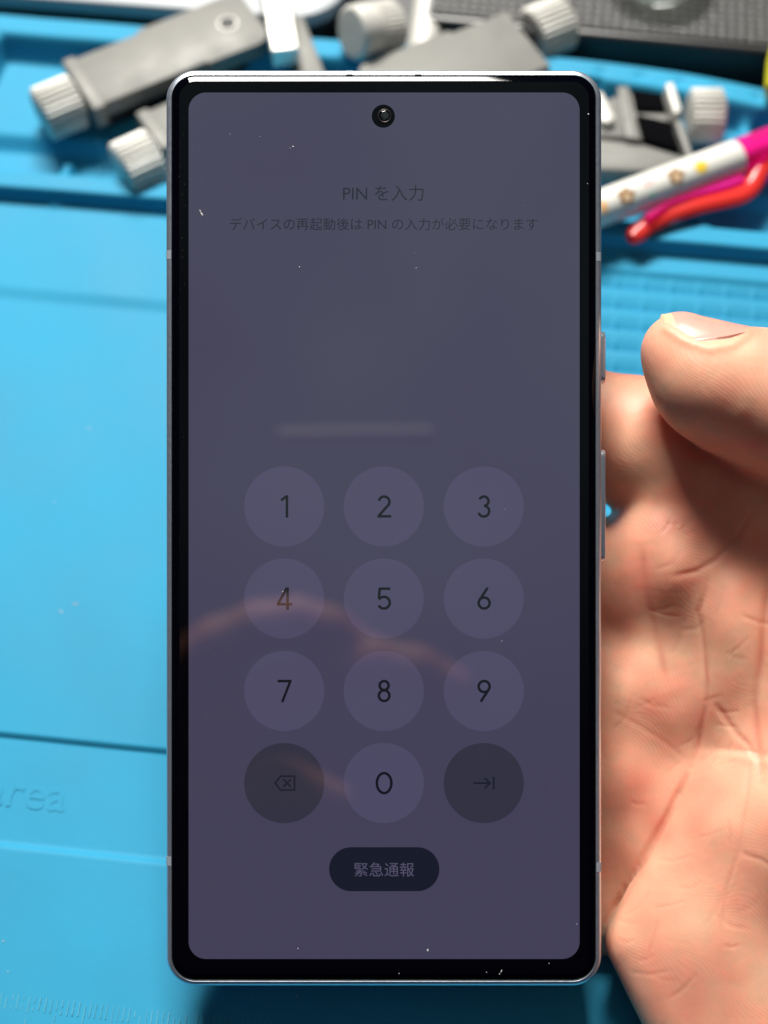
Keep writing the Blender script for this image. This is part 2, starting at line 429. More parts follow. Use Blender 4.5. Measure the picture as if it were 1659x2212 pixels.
def text_mesh(name, body, size, mat_, parent, cx, cy, z, width=None, height=None, depth=0.0, bold=0.0, align='c', sx=1.0):
    cu = bpy.data.curves.new(name + '_curve', 'FONT'); cu.body = body; cu.size = 1.0; cu.align_x = 'CENTER'
    cu.offset = bold; cu.resolution_u = 6; cu.extrude = 0
    tmp = link(bpy.data.objects.new(name + '_tmp', cu))
    bpy.context.view_layer.update()
    dg = bpy.context.evaluated_depsgraph_get()
    me = bpy.data.meshes.new_from_object(tmp.evaluated_get(dg))
    bpy.data.objects.remove(tmp); bpy.data.curves.remove(cu)
    me.name = name
    co = np.array([q.co[:] for q in me.vertices])
    lo_, hi_ = co.min(0), co.max(0)
    k = size
    if width: k = width / (hi_[0] - lo_[0])
    if height: k = height / (hi_[1] - lo_[1])
    c = (lo_ + hi_) / 2
    for q in me.vertices:
        q.co = ((cx + (q.co.x - c[0]) * k * sx) * MM, (cy + (q.co.y - c[1]) * k) * MM, z * MM)
    if depth > 0:
        bm = bmesh.new(); bm.from_mesh(me)
        r = bmesh.ops.extrude_face_region(bm, geom=list(bm.faces))
        for e_ in r['geom']:
            if isinstance(e_, bmesh.types.BMVert): e_.co.z += depth * MM
        bmesh.ops.recalc_face_normals(bm, faces=bm.faces)
        bm.to_mesh(me); bm.free()
    me.materials.clear(); me.materials.append(mat_)
    o = link(bpy.data.objects.new(name, me)); o.parent = parent
    return o
text_mesh('lettering', 'area', 1, M['silicone'], mat_root, -64.2, -39.6, -1.0, width=15.5, depth=0.16)

# ================================================================== things at the far side of the desk
def local_frame(p1, p2):
    d = p2 - p1; return math.atan2(d[1], d[0]), math.hypot(d[0], d[1])

def knob_part(name, parent, r, L, x0, y, z, dirx=-1, n=240, nfl=30, mt='knob'):
    prof = [(0, r*0.75, 0), (0.15, r*0.97, 0), (0.5, r*0.985, 1), (L-0.8, r*0.985, 1), (L-0.3, r*0.95, 0), (L, r*0.86, 0)]
    v, f = lathe(prof, n, 0.6, nfl)
    v = [(x0 + dirx * a, y + b_, z + c) for a, b_, c in v]
    o = mesh_obj(name, v, f, M[mt], parent, 40)
    return o

def make_clamp(p1, p2, ztop, h, Wd, label, knob_y=0.0, knob_r=6.3, knob_L=9.0, hole=True, flange=True, notch=True, side=1, kz=None, group=None):
    """p1: flange end (knob side), p2: other end"""
    ang, L = local_frame(p1, p2)
    t = empty('clamp', (p1[0], p1[1], ztop - h), (0, 0, ang))
    tag(t, label, 'clamp', group)
    hw = Wd / 2
    if notch:
        poly = [(2.5, -hw), (L*0.62, -hw), (L*0.64, -hw-0.9), (L-4, -hw-0.9)]
        for i in range(7):
            a = math.radians(-90 + 15 * i); poly.append((L-4+4*math.cos(a), -hw+3.1+4*math.sin(a)))
        for i in range(7):
            a = math.radians(0 + 15 * i); poly.append((L-3+3*math.cos(a), hw-1.8+3*math.sin(a)))
        poly += [(L*0.42, hw+1.2), (L*0.40, hw), (2.5, hw)]
    else:
        poly = [(2.5, -hw), (L, -hw), (L, hw), (2.5, hw)]
    if side < 0: poly = [(x, -y) for x, y in reversed(poly)]
    bm_obj('body', prism_bm(poly, h - 4.6, h, 0.35, 2), M['tool'], t, 40)
    bm_obj('shade_block', prism_bm([(3, -hw+1.6), (L-3, -hw+1.6), (L-3, hw-1.6), (3, hw-1.6)], 0, h - 4.7, 0.3, 1), M['blackplastic'], t, 40)  # inset black block, its colour standing in for the shade under the plate
    if flange:
        bm_obj('end_plate', prism_bm([(-0.4, -hw-0.9), (2.9, -hw-0.9), (2.9, hw+0.9), (-0.4, hw+0.9)], h-6.2, h+0.25, 0.5, 2), M['tool'], t, 40)
    knob_part('knurled_knob', t, knob_r, knob_L, -1.0, knob_y, kz if kz is not None else h - knob_r + 0.6)
    v_, f_ = lathe([(-1.4, 2.6, 0), (0.6, 2.6, 0)], 24); mesh_obj('shaft', [(x, y + knob_y, z + (kz if kz is not None else h - knob_r + 0.6)) for x, y, z in v_], f_, M['slot'], t, 40)
    if hole:
        v_, f_ = lathe([(0.02, 2.6, 0), (0.16, 2.5, 0), (0.18, 2.2, 0), (0.05, 2.1, 0)], 36, axis='z')
        o = mesh_obj('screw', [(x + L - 7.5, y + side * 0.5, z + h) for x, y, z in v_], f_, M['knob'], t, 40)
        v_, f_ = lathe([(0.02, 2.05, 0), (0.10, 2.05, 0)], 24, axis='z')
        mesh_obj('socket', [(x + L - 7.5, y + side * 0.5, z + h) for x, y, z in v_], f_, M['slot'], o, 40)
    return t
CG = 'aluminium screen clamps'
make_clamp(W(170, 183, 12), W(552, 30, 12), 12, 9.5, 17.0, 'grey aluminium clamp with a dark screw hole and a knurled knob at its left end', side=1, kz=5.0, knob_L=10.2, knob_r=6.1, group=CG)
make_clamp(W(322, 276, 10), W(480, 206, 10), 9, 8, 12.0, 'small aluminium clamp half hidden by the phone, bright ribbed knob nearest its upper left edge', hole=False, notch=False, kz=3.6, knob_y=-4.2, knob_L=9.8, knob_r=6.7, group=CG)
make_clamp(W(1160, 74, 12), W(815, 212, 12), 12, 9.5, 21.0, 'flat grey aluminium clamp behind the phone with a ribbed knob at its upper right end', side=-1, knob_y=-3.8, kz=5.4, hole=False, flange=False, knob_L=10.5, group=CG)

# clamp with two black pads and a ribbed knob, at the right of the phone
def pad_clamp():
    pA, pB = W(1300, 268, 8), W(1480, 305, 8)
    ang, L = local_frame(pA, pB)
    c = W(1405, 262, 8)
    t = empty('clamp', (c[0], c[1], 1.0), (0, 0, ang)); tag(t, 'aluminium clamp with two black square pads lying above the white pen', 'clamp', CG)
    # body tray: base plate, walls, cross bar
    def quad(pts, z0, z1, name, mt, bev=0.3):
        ca, sa = math.cos(-ang), math.sin(-ang)
        poly = []
        for px, py in pts:
            q = W(px, py, z1 + 1.0) - c
            poly.append((q[0]*ca - q[1]*sa, q[0]*sa + q[1]*ca))
        area = sum(poly[i][0]*poly[(i+1) % len(poly)][1] - poly[(i+1) % len(poly)][0]*poly[i][1] for i in range(len(poly)))
        if area < 0: poly.reverse()
        return bm_obj(name, prism_bm(poly, z0, z1, bev, 2), M[mt], t, 40)
    quad([(1332, 178), (1446, 180), (1492, 342), (1392, 318)], 0, 4.0, 'body', 'tool')
    quad([(1364, 190), (1434, 190), (1457, 238), (1374, 236)], 3.5, 5.0, 'pad', 'foam', 0.2)
    quad([(1376, 246), (1458, 264), (1481, 328), (1391, 300)], 3.5, 5.6, 'pad', 'foam', 0.2)
    quad([(1334, 186), (1358, 186), (1385, 300), (1352, 296)], 3.0, 8.0, 'side_wall', 'tool')
    quad([(1438, 180), (1454, 176), (1474, 236), (1458, 246)], 3.0, 9.5, 'side_wall', 'knob')
    quad([(1458, 262), (1472, 258), (1502, 346), (1488, 348)], 3.0, 8.5, 'side_wall', 'tool')
    quad([(1200, 258), (1336, 206), (1352, 296), (1230, 290)], 1.0, 7.0, 'arm', 'tool')
    quad([(1240, 290), (1380, 306), (1490, 338), (1486, 372), (1290, 366)], 0.5, 6.5, 'foot_bar', 'tool', 1.4)
    q = W(1486, 254, 6) - c; ca, sa = math.cos(-ang), math.sin(-ang)
    kx, ky = q[0]*ca - q[1]*sa, q[0]*sa + q[1]*ca
    kn = knob_part('knurled_knob', t, 6.2, 8.2, 0, 0, 0, dirx=1)
    kn.location = Vector((kx, ky, 5.4)) * MM; kn.rotation_euler = (0, 0, math.radians(-1) - ang)
    return t
pad_clamp()
# rounded finger of a clamp just beside the phone's upper right corner
p1, p2 = W(1288, 205, 10), W(1316, 262, 10); ang, L = local_frame(p1, p2)
bar = bm_obj('guide_finger', prism_bm([(-1, -2.0), (L-1, -2.0), (L, -1.2), (L+0.4, 0), (L, 1.2), (L-1, 2.0), (-1, 2.0)], 0, 9, 0.7, 3), M['knob'], None, 40, (p1[0], p1[1], 1.0), (0, 0, ang))
tag(bar, 'short pale metal arm with rounded end touching the upper right corner of the phone', 'clamp finger')

# bracket of a bright bar over a grey one
p1, p2 = W(616, 106, 15), W(584, -80, 15); ang, L = local_frame(p1, p2)
t = empty('bracket', (p1[0], p1[1], 1), (0, 0, ang)); tag(t, 'bright white polished bracket standing between the screw hole clamp and the round knob', 'bracket')
bm_obj('upper_bar', prism_bm([(0, -3.3), (L, -3.3), (L, 3.3), (0, 3.3)], 8.5, 14, 0.5, 2), M['shiny'], t, 40)
q1, q2 = W(676, 172, 9), W(626, 40, 9); a2, L2 = local_frame(q1, q2)
dq = q1 - p1; ca, sa = math.cos(-ang), math.sin(-ang)
lb = bm_obj('lower_bar', prism_bm([(0, -3.4), (L2, -3.4), (L2, 3.4), (0, 3.4)], 0.5, 8.2, 0.5, 2), M['tool'], t, 40)
lb.location = Vector((dq[0]*ca - dq[1]*sa, dq[0]*sa + dq[1]*ca, 0)) * MM; lb.rotation_euler = (0, 0, a2 - ang)

# round thumb screw whose flat end looks at the camera
def thumb_screw():
    c = W(758, 72, 15)
    d = RV * 0.80 + UV * 0.30 + NV * -0.50; d = d / np.linalg.norm(d)
    t = empty('thumb_screw', c); tag(t, 'round grey thumb screw with its flat end turned to the viewer above the phone', 'thumb screw')
    t.rotation_mode = 'QUATERNION'; t.rotation_quaternion = Vector(d).to_track_quat('X', 'Z')
    v_, f_ = lathe([(0, 5.6, 0), (0.35, 6.2, 0), (1.0, 6.6, 0), (5.5, 6.6, 0), (6.0, 6.1, 0)], 64); mesh_obj('flat_head', v_, f_, M['knob'], t, 30)
    v_, f_ = lathe([(6.0, 5.9, 0), (6.4, 6.2, 1), (12.5, 6.2, 1), (13, 5.6, 0)], 144, 0.28, 36); mesh_obj('knurled_collar', v_, f_, M['knob'], t, 40)
    return t
thumb_screw()
p1, p2 = W(912, 118, 8), W(934, -70, 8); ang, L = local_frame(p1, p2)
v_, f_ = lathe([(0, 3.6, 0), (0.5, 4.1, 0), (L, 4.1, 0)], 40)
tag(mesh_obj('metal_rod', v_, f_, M['knob'], None, 40, (p1[0], p1[1], 4.5), (0, 0, ang)), 'smooth grey metal rod lying between the round thumb screw and the black case', 'metal rod')

# black case with a mesh top
def mloc(q):
    a = -MROT
    return (q[0]*math.cos(a) - q[1]*math.sin(a), q[0]*math.sin(a) + q[1]*math.cos(a))
a0 = mloc(W(1230, 72, 9)); a1 = mloc(W(1659, 106, 9))
yf = (a0[1] + a1[1]) / 2
t = empty('mesh_case', W(1430, 60, -5), (0, 0, MROT + math.radians(-1.5)))
tag(t, 'flat black case with a perforated mesh top lying beyond the mat at the top right', 'case')
oc = mloc(W(1430, 60, -5))
bm_obj('shell', prism_bm([(-62, yf - oc[1]), (75, yf - oc[1]), (75, yf - oc[1] + 110), (-62, yf - oc[1] + 110)], 0.0, 13.6, 1.0, 3), M['blackplastic'], t, 40)
bm_obj('mesh_top', prism_bm([(-60, yf - oc[1] + 2), (73, yf - oc[1] + 2), (73, yf - oc[1] + 106), (-60, yf - oc[1] + 106)], 13.4, 14.2, 0.2, 1), M['meshcloth'], t, 40)
# glass dish on the case
c = W(1418, -70, 12)
prof = [(9.3, 0.5, 0), (9.3, 10, 0), (9.9, 11.5, 0), (16, 12.8, 0), (17, 13.2, 0), (17.4, 12.6, 0), (16.4, 12.0, 0), (10.8, 10.8, 0), (10.3, 9.5, 0), (10.3, 0.5, 0)]
v_, f_ = lathe(prof, 64, axis='z')
tag(mesh_obj('glass_dish', v_, f_, M['clear'], None, 40, (c[0], c[1], 0)), 'clear glass dish standing on the black mesh case, only its rim in view', 'dish')
# yellow handle at the right edge
c = W(1700, 112, 10)
v_, f_ = lathe([(-16, 2.5, 0), (-15, 4.0, 0), (-6, 4.6, 0), (4, 4.0, 0), (12, 4.6, 0), (30, 4.2, 0), (31.5, 2.5, 0)], 32, axis='y')
tag(mesh_obj('yellow_handle', v_, f_, M['yellow'], None, 50, (c[0], c[1], 12.0), (math.radians(4), 0, math.radians(-14))), 'yellow rubber tool handle beside the black mesh case at the right edge', 'tool handle')
# pale slab at the top left
a0 = mloc(W(0, 13, 7)); a1 = mloc(W(420, 27, 7)); xr = mloc(W(745, 20, 7))[0]
t_loc = W(300, 10, -5); oc = mloc(t_loc)
yf = a1[1] - oc[1] + 0.8
t = empty('flat_case', t_loc, (0, 0, MROT)); tag(t, 'pale grey flat case with a rounded corner behind the mat at the top left', 'flat case')
def rpoly(x0, x1, y0, y1, r, n=8):
    return [(p[0], p[1]) for p in rrect((x1-x0)/2, (y1-y0)/2, r, 0, n, (x0+x1)/2, (y0+y1)/2)]
x1_ = xr - oc[0]
bm_obj('lid', prism_bm(rpoly(x1_ - 230, x1_, yf, yf + 120, 14), 8.0, 12.2, 0.8, 3), M['pale'], t, 40)
bm_obj('base', prism_bm(rpoly(x1_ - 228, x1_ - 2, yf + 2, yf + 118, 12), 0.0, 7.8, 0.5, 2), M['blackplastic'], t, 40)

# ================================================================== pen with printed barrel
def pen():
    z = 9.0
    a, e = W(1270, 461, z), W(1590, 341, z)
    ang, L = local_frame(a, e)
    r = 4.25
    t = empty('pen', (a[0], a[1], z - r + 0.0), (0, 0, ang)); tag(t, 'white printed pen with clear red clip and pink cap lying across the tray', 'pen')
    up = r
    v_, f_ = lathe([(-62, 1.0, 0), (-60, 1.6, 0), (-50, 3.8, 0), (-46, r, 0), (L, r, 0), (L + 0.4, r - 0.3, 0)], 64)
    mesh_obj('barrel', [(x, y, zz + up) for x, y, zz in v_], f_, M['barrel'], t, 30)
    v_, f_ = lathe([(L + 0.3, r*0.80, 0), (L + 0.5, r*0.98, 0), (L + 11, r*1.0, 0), (L + 14, r*0.9, 0), (L + 15, r*0.6, 0), (L + 22, r*0.55, 0), (L + 22.5, r*0.4, 0)], 64)
    cap = mesh_obj('cap', [(x, y, zz + up) for x, y, zz in v_], f_, M['pink'], t, 30)
    v_, f_ = lathe([(L + 0.6, r*0.5, 0), (L + 10, r*0.5, 0)], 32)
    mesh_obj('inner_tube', [(x, y, zz + up) for x, y, zz in v_], f_, M['pinkp'], cap, 30)
    # clip: curved strap beside the barrel on the viewer's side
    path = [(1364, 516), (1392, 490), (1440, 464), (1500, 444), (1560, 430), (1598, 420), (1622, 402), (1642, 366), (1662, 330)]
    hts = [5.5, 6.0, 6.6, 7, 7, 7, 7.2, 8, 8.6]
    ca, sa = math.cos(-ang), math.sin(-ang); P = []
    for (px, py), hz in zip(path, hts):
        q = W(px, py, hz) - a; P.append((q[0]*ca - q[1]*sa, q[0]*sa + q[1]*ca, hz - (z - r)))
    # resample
    PP = []
    for i in range(len(P) - 1):
        for k in range(4):
            s_ = k / 4; p0 = P[max(i-1, 0)]; p1 = P[i]; p2 = P[i+1]; p3 = P[min(i+2, len(P)-1)]
            PP.append(tuple(0.5*((2*p1[d]) + (-p0[d]+p2[d])*s_ + (2*p0[d]-5*p1[d]+4*p2[d]-p3[d])*s_**2 + (-p0[d]+3*p1[d]-3*p2[d]+p3[d])*s_**3) for d in range(3)))
    PP.append(P[-1])
    rings = []
    for i, p in enumerate(PP):
        p0 = np.array(PP[max(i-1, 0)]); p1 = np.array(PP[min(i+1, len(PP)-1)]); d = p1 - p0; d[2] = 0; d /= np.linalg.norm(d)
        nrm = np.array([-d[1], d[0], 0]); wd = 2.4 if 1 < i else (1.5 + 0.5*i)
        ring = []
        for k in range(16):
            an = 2*math.pi*k/16; cx_, cz_ = math.cos(an), math.sin(an)
            ring.append(tuple(np.array(p) + nrm*wd*cx_ + np.array([0, 0, 1.5*cz_])))
        rings.append(ring)
    v_, f_ = loft(rings); mesh_obj('clip', v_, f_, M['red'], t, 60)
    web = []
    for px, py in [(1385, 490), (1440, 458), (1500, 434), (1592, 398), (1602, 416), (1560, 431), (1500, 447), (1440, 468), (1397, 497)]:
        q = W(px, py, 5.0) - a; web.append((q[0]*ca - q[1]*sa, q[0]*sa + q[1]*ca))
    if sum(web[i][0]*web[(i+1) % 9][1] - web[(i+1) % 9][0]*web[i][1] for i in range(9)) < 0: web.reverse()
    bm_obj('clip_web', prism_bm(web, 3.4, 4.6, 0.2, 1), M['pink'], t, 40)
    # prints: thin curved patches on the barrel
    def patch(name, px, py, rx, ry, mt, lift=0.04, lobes=0, parent=None):
        q = W(px, py, z + 3.0) - a; x = q[0]*ca - q[1]*sa; y = q[0]*sa + q[1]*ca
        an0 = math.asin(max(-0.97, min(0.97, y / r)))
        vs = [None]; rad = r + lift; N = 28
        def pt(dx, dy):
            an = an0 + dy / r
            return (x + dx, rad*math.sin(an), up + rad*math.cos(an))
        vs = []; fs = []
        for ri in range(4):
            for k in range(N):
                th = 2*math.pi*k/N; g = (ri + 1) / 4 * (1 + (0.16*math.cos(lobes*th) if lobes else 0))
                vs.append(pt(rx*g*math.cos(th), ry*g*math.sin(th)))
        vs.append(pt(0, 0)); cidx = len(vs) - 1
        for k in range(N): fs.append((cidx, k, (k+1) % N))
        for ri in range(3):
            for k in range(N): fs.append((ri*N+k, (ri+1)*N+k, (ri+1)*N+(k+1) % N, ri*N+(k+1) % N))
        return mesh_obj(name, vs, fs, M[mt], parent or t, 60)
    for px, py in ((1352, 428), (1459, 386)):
        o = patch('print', px, py, 2.0, 1.95, 'brownp', 0.04, 5); patch('print', px + 3, py + 3, 0.9, 0.85, 'creamp', 0.07, 0, o)
        patch('print', px + 5, py + 17, 0.7, 0.5, 'pinkp', 0.05, 0, o)
    patch('print', 1398, 402, 1.5, 0.7, 'pinkp', 0.04); patch('print', 1411, 420, 1.1, 1.1, 'mintp', 0.04)
    patch('print', 1513, 366, 1.55, 1.5, 'yellowp', 0.04, 8)
    patch('print', 1303, 450, 1.0, 1.6, 'orangep', 0.04)
    return t
pen()

# ================================================================== the phone
PW, PH = 36.38, 76.45
pc = OV + UV * ((1106 - 1141) * PX) + RV * ((829.2 - 829.5) * PX)
phone = empty('phone', pc, (TH, 0, 0))
tag(phone, 'pale metal smartphone with a dim lavender PIN entry screen held upright over the mat', 'phone')
CR = 5.0
def prings(lst, n=14):
    return [rrect(PW - i_, PH - i_, max(CR - i_, 0.4), z, n) for i_, z in lst]
FR = [(1.08, -0.75), (1.07, -0.42), (1.00, -0.33), (0.60, -0.44), (0.28, -0.62), (0.10, -0.95), (0.0, -1.9), (0.0, -6.4), (0.12, -7.4), (0.5, -8.3), (1.2, -8.8), (2.2, -8.95)]
v_, f_ = loft(prings(FR)); mesh_obj('frame', v_, f_, M['alu'], phone, 60)
# front glass with a gently ground edge
GL = [(1.10, -0.74), (1.10, -0.56), (1.15, -0.50)]
for i in range(1, 11):
    s_ = i / 10; GL.append((1.15 + 1.16 * s_, -0.50 + 0.50 * (1 - (1 - s_) ** 1.10)))
GL += [(2.45, 0.0), (2.7, 0.0)]
v_, f_ = loft(prings(GL)); mesh_obj('front_glass', v_, f_, M['glass'], phone, 60)
v_, f_ = loft([rrect(PW - 2.3, PH - 2.3, 3, -8.94), rrect(PW - 2.3, PH - 2.3, 3, -9.05)]); mesh_obj('back_panel', v_, f_, M['pale'], phone, 40)

def strip(name, side, pos, length, prof, m):
    """piece of the frame's own cross section, a hair proud, on a straight side"""
    rings = []
    for s_ in (-0.5, 0.5):
        ring = []
        for i_, z in prof:
            if side in 'lr':
                x = (PW - i_ + 0.03) * (1 if side == 'r' else -1); ring.append((x, pos + s_*length, z))
            else:
                ring.append((pos + s_*length, (PH - i_ + 0.03) * (1 if side == 't' else -1), z))
        if side in 'lr': ring.append(((PW-1.2) * (1 if side == 'r' else -1), pos + s_*length, -4.0))
        else: ring.append((pos + s_*length, (PH-1.2) * (1 if side == 't' else -1), -4.0))
        rings.append(ring)
    v_, f_ = loft(rings); return mesh_obj(name, v_, f_, m, phone, 60)
pf = [(i_, z + (0.03 if z > -4 else -0.03)) for i_, z in FR[2:-1]]
def PXY(px, py): return ((px - 829.2) * PX, (1141 - py) * PX)
for side, (px, py) in (('l', (0, 549)), ('r', (0, 553)), ('l', (0, 1862)), ('r', (0, 1875))):
    strip('antenna_band', side, PXY(px, py)[1], 1.5, pf, M['band'])
for px in (755, 903):
    strip('antenna_band', 't', PXY(px, 0)[0], 1.1, pf, M['band'])
def side_button(name, y_top, y_bot):
    a, e = PXY(0, y_top)[1], PXY(0, y_bot)[1]; L = a - e; m_ = (a + e) / 2
    rings = []
    for x, ins in ((36.1, 0), (36.98, 0), (37.12, 0.12), (37.18, 0.35)):
        rings.append([(x, q[0] + m_, q[1] - 2.9) for q in rrect(L/2 - ins, 1.25 - ins, 1.2 - ins, 0, 8)])
    v_, f_ = loft(rings); return mesh_obj(name, v_, f_, M['alu'], phone, 45)
side_button('power_button', 712, 826)
side_button('volume_button', 970, 1216)

def flat_poly(name, poly, z, m, parent):
    return mesh_obj(name, [(x, y, z) for x, y in poly], [tuple(range(len(poly)))], m, parent)
def disc(cx, cy, r, n=72): return [(cx + r*math.cos(2*math.pi*i/n), cy + r*math.sin(2*math.pi*i/n)) for i in range(n)]
x0, y1 = PXY(407.5, 200); x1, y0 = PXY(1252, 2071.5)
flat_poly('display', [(p[0], p[1]) for p in rrect((x1-x0)/2, (y1-y0)/2, 2.9, 0, 14, (x0+x1)/2, (y0+y1)/2)], 0.014, M['display'], phone)
ZK, ZT = 0.028, 0.042
cols = (614, 829, 1045); rows = (1094, 1293, 1492.5, 1691.5)
RK = 86.5 * PX
SWD = 0.118
def arc(cx, cy, r, a0, a1, n=28, ry=None):
    ry = ry or r
    return [(cx + r*math.cos(math.radians(a0 + (a1-a0)*i/n)), cy + ry*math.sin(math.radians(a0 + (a1-a0)*i/n))) for i in range(n + 1)]
GLY = {
 '1': [[(-.155, .775), (.095, .955)], [(.105, 1.0), (.105, 0.0)]],
 '2': [arc(0, .705, .237, 168, -32) + [(-.245, .075)], [(-.30, .059), (.32, .059)]],
 '3': [arc(-.01, .735, .206, 158, -90) , arc(-.015, .29, .240, 90, -162)],
 '4': [[(.105, .985), (-.295, .26)], [(-.345, .245), (.345, .245)], [(.135, 1.0), (.135, 0.0)]],
 '5': [[(.275, .941), (-.215, .941)], [(-.195, .98), (-.235, .50)], arc(-.01, .318, .262, 148, -152)],
 '6': [arc(0, .302, .245, 0, 360, 48), [(.155, .985), (-.205, .435)]],
 '7': [[(-.31, .941), (.305, .941)], [(.265, .96), (-.105, 0.0)]],
 '8': [arc(0, .742, .200, 0, 360, 48), arc(0, .290, .236, 0, 360, 48)],
 '9': [arc(0, .698, .245, 0, 360, 48), [(-.155, .015), (.205, .565)]],
 '0': [arc(0, .5, .325, 0, 360, 56, .445)],
}
def ribbon(b_, pts, wd, z):
    P_ = [np.array(p, float) for p in pts]; closed = np.linalg.norm(P_[0] - P_[-1]) < 1e-6
    if closed: P_ = P_[:-1]
    n_ = len(P_); vs = []; fs = []
    for i in range(n_):
        a_ = P_[i-1] if (closed or i > 0) else None; c_ = P_[(i+1) % n_] if (closed or i < n_-1) else None
        d0 = (P_[i] - a_) if a_ is not None else (c_ - P_[i]); d1 = (c_ - P_[i]) if c_ is not None else d0
        d0 = d0/np.linalg.norm(d0); d1 = d1/np.linalg.norm(d1); t_ = d0 + d1; t_ /= np.linalg.norm(t_); nn = np.array([-t_[1], t_[0]])
        m_ = wd/2 / max(nn @ np.array([-d0[1], d0[0]]), .3)
        vs += [(*(P_[i] + nn*m_), z), (*(P_[i] - nn*m_), z)]
    for i in range(n_ if closed else n_-1):
        j = (i+1) % n_; fs.append((2*i, 2*i+1, 2*j+1, 2*j))
    b_.add(vs, fs)
def digit(ch, cx, cy, parent):
    b_ = MB(); hh = 3.72
    for si, st in enumerate(GLY[ch]):
        ribbon(b_, [(cx + 0.06 + x*hh, cy + (y-0.5)*hh) for x, y in st], SWD*hh, ZT + 0.003*si)
    return b_.build('digit', M['ink'], parent)
for i, ch in enumerate('1234567890'):
    ci, ri = (i % 3, i // 3) if ch != '0' else (1, 3)
    cx, cy = PXY(cols[ci], rows[ri])
    k = flat_poly('number_key', disc(cx, cy, RK), ZK, M['key'], phone)
    digit(ch, cx, cy, k)
# delete key
def seg_mesh(segs, wd, z):
    b_ = MB()
    for (xa, ya), (xb, yb) in segs:
        d = np.array([xb-xa, yb-ya]); d = d / np.linalg.norm(d); n_ = np.array([-d[1], d[0]]) * wd / 2; e_ = d * wd * 0.42
        p, q = np.array([xa, ya]) - e_, np.array([xb, yb]) + e_
        b_.add([(*(p+n_), z), (*(p-n_), z), (*(q-n_), z), (*(q+n_), z)], [(0, 1, 2, 3)]); z += 0.0006
    return b_
cx, cy = PXY(614, rows[3]); k = flat_poly('delete_key', disc(cx, cy, RK), ZK, M['darkkey'], phone)
u = 0.0769
pts = [(-21, 0), (-9, 15), (21, 15), (21, -15), (-9, -15)]
segs = [((cx + a[0]*u + 0.1, cy + a[1]*u), (cx + b_[0]*u + 0.1, cy + b_[1]*u)) for a, b_ in zip(pts, pts[1:] + pts[:1])]
segs += [((cx - 2.5*u + 0.1, cy - 7.5*u), (cx + 12.5*u + 0.1, cy + 7.5*u)), ((cx - 2.5*u + 0.1, cy + 7.5*u), (cx + 12.5*u + 0.1, cy - 7.5*u))]
seg_mesh(segs, 0.30, ZT).build('delete_icon', M['glyph'], k)
cx, cy = PXY(1045, rows[3]); k = flat_poly('enter_key', disc(cx, cy, RK), ZK, M['darkkey'], phone)
segs = [((cx - 21*u, cy), (cx + 13*u, cy)), ((cx + 3*u, cy + 10*u), (cx + 13.5*u, cy)), ((cx + 3*u, cy - 10*u), (cx + 13.5*u, cy)), ((cx + 21.5*u, cy + 12*u), (cx + 21.5*u, cy - 12*u))]
seg_mesh(segs, 0.30, ZT).build('enter_icon', M['glyph'], k)
# emergency pill
cx, cy = PXY(830, 1877.5)
k = flat_poly('emergency_button', [(p[0], p[1]) for p in rrect(119*PX, 47.5*PX, 47.4*PX, 0, 24, cx, cy)], ZK, M['pill'], phone)
text_mesh('lettering', '緊急通報', 1, M['pilltext'], k, cx, cy - 0.05, ZT, width=129*PX)
cx, cy = PXY(828, 417); text_mesh('heading_text', 'PIN を入力', 1, M['note'], phone, cx, cy, 0.028, width=174*PX)
cx, cy = PXY(829, 484); text_mesh('notice_text', 'デバイスの再起動後は PIN の入力が必要になります', 1, M['note'], phone, cx, cy, 0.028, width=664*PX)
# front camera
cx, cy = PXY(828, 251)
fc = flat_poly('front_camera', disc(cx, cy, 25*PX), 0.03, M['glass'], phone)
rings = []
for i in range(48):
    a = 2*math.pi*i/48
    rings.append([(cx + 0.22 + (1.05 + 0.17*math.cos(b_))*math.cos(a), cy + (1.05 + 0.17*math.cos(b_))*math.sin(a), 0.05 + 0.10*math.sin(b_)) for b_ in [2*math.pi*j/10 for j in range(10)]])
v_, f_ = loft(rings + [rings[0]], False, False); mesh_obj('lens_ring', v_, f_, M['lensring'], fc, 180)
v_, f_ = lathe([(0.02, 0.92, 0), (0.06, 0.85, 0), (0.13, 0.6, 0), (0.17, 0.3, 0), (0.18, 0.03, 0)], 40, axis='z')
mesh_obj('lens', [(x + cx + 0.22, y + cy, z + 0.02) for x, y, z in v_], f_, M['lens'], fc, 180)

# dust on the glass
random.seed(11)
bm = bmesh.new()
def speck(px, py, sx, sy, rot=0):
    x, y = PXY(px, py)
    mt_ = Matrix.Translation((x, y, 0.05)) @ Matrix.Rotation(rot, 4, 'Z') @ Matrix.Diagonal((sx, sy, 0.06, 1))
    r_ = bmesh.ops.create_icosphere(bm, subdivisions=2, radius=1.0, matrix=mt_)
    for q in r_['verts']: q.co.x += random.uniform(-.15, .15) * sx; q.co.y += random.uniform(-.15, .15) * sy
for px, py, sx, sy, ro in ((436, 463, .16, .42, .5), (433, 457, .10, .3, .4), (633, 317, .16, .12, 0), (627, 320, .07, .06, 0), (647, 577, .11, .12, 0), (899, 579, .10, .08, 0),
        (924, 2053, .17, .26, 0), (1083, 2098, .10, .28, -.3), (1079, 2104, .10, .10, 0), (862, 2103, .07, .1, 0), (1186, 2081, .07, .09, 0), (1051, 2100, .07, .06, 0), (644, 2049, .08, .13, .5),
        (1246, 1996, .09, .07, 0), (1271, 247, .13, .15, 0), (1269, 397, .07, .07, 0), (1084, 1385, .08, .07, 0), (611, 1278, .09, .12, 0), (1090, 1100, .05, .05, 0), (497, 290, .07, .07, 0), (562, 295, .06, .06, 0)):
    speck(px, py, sx, sy, ro)
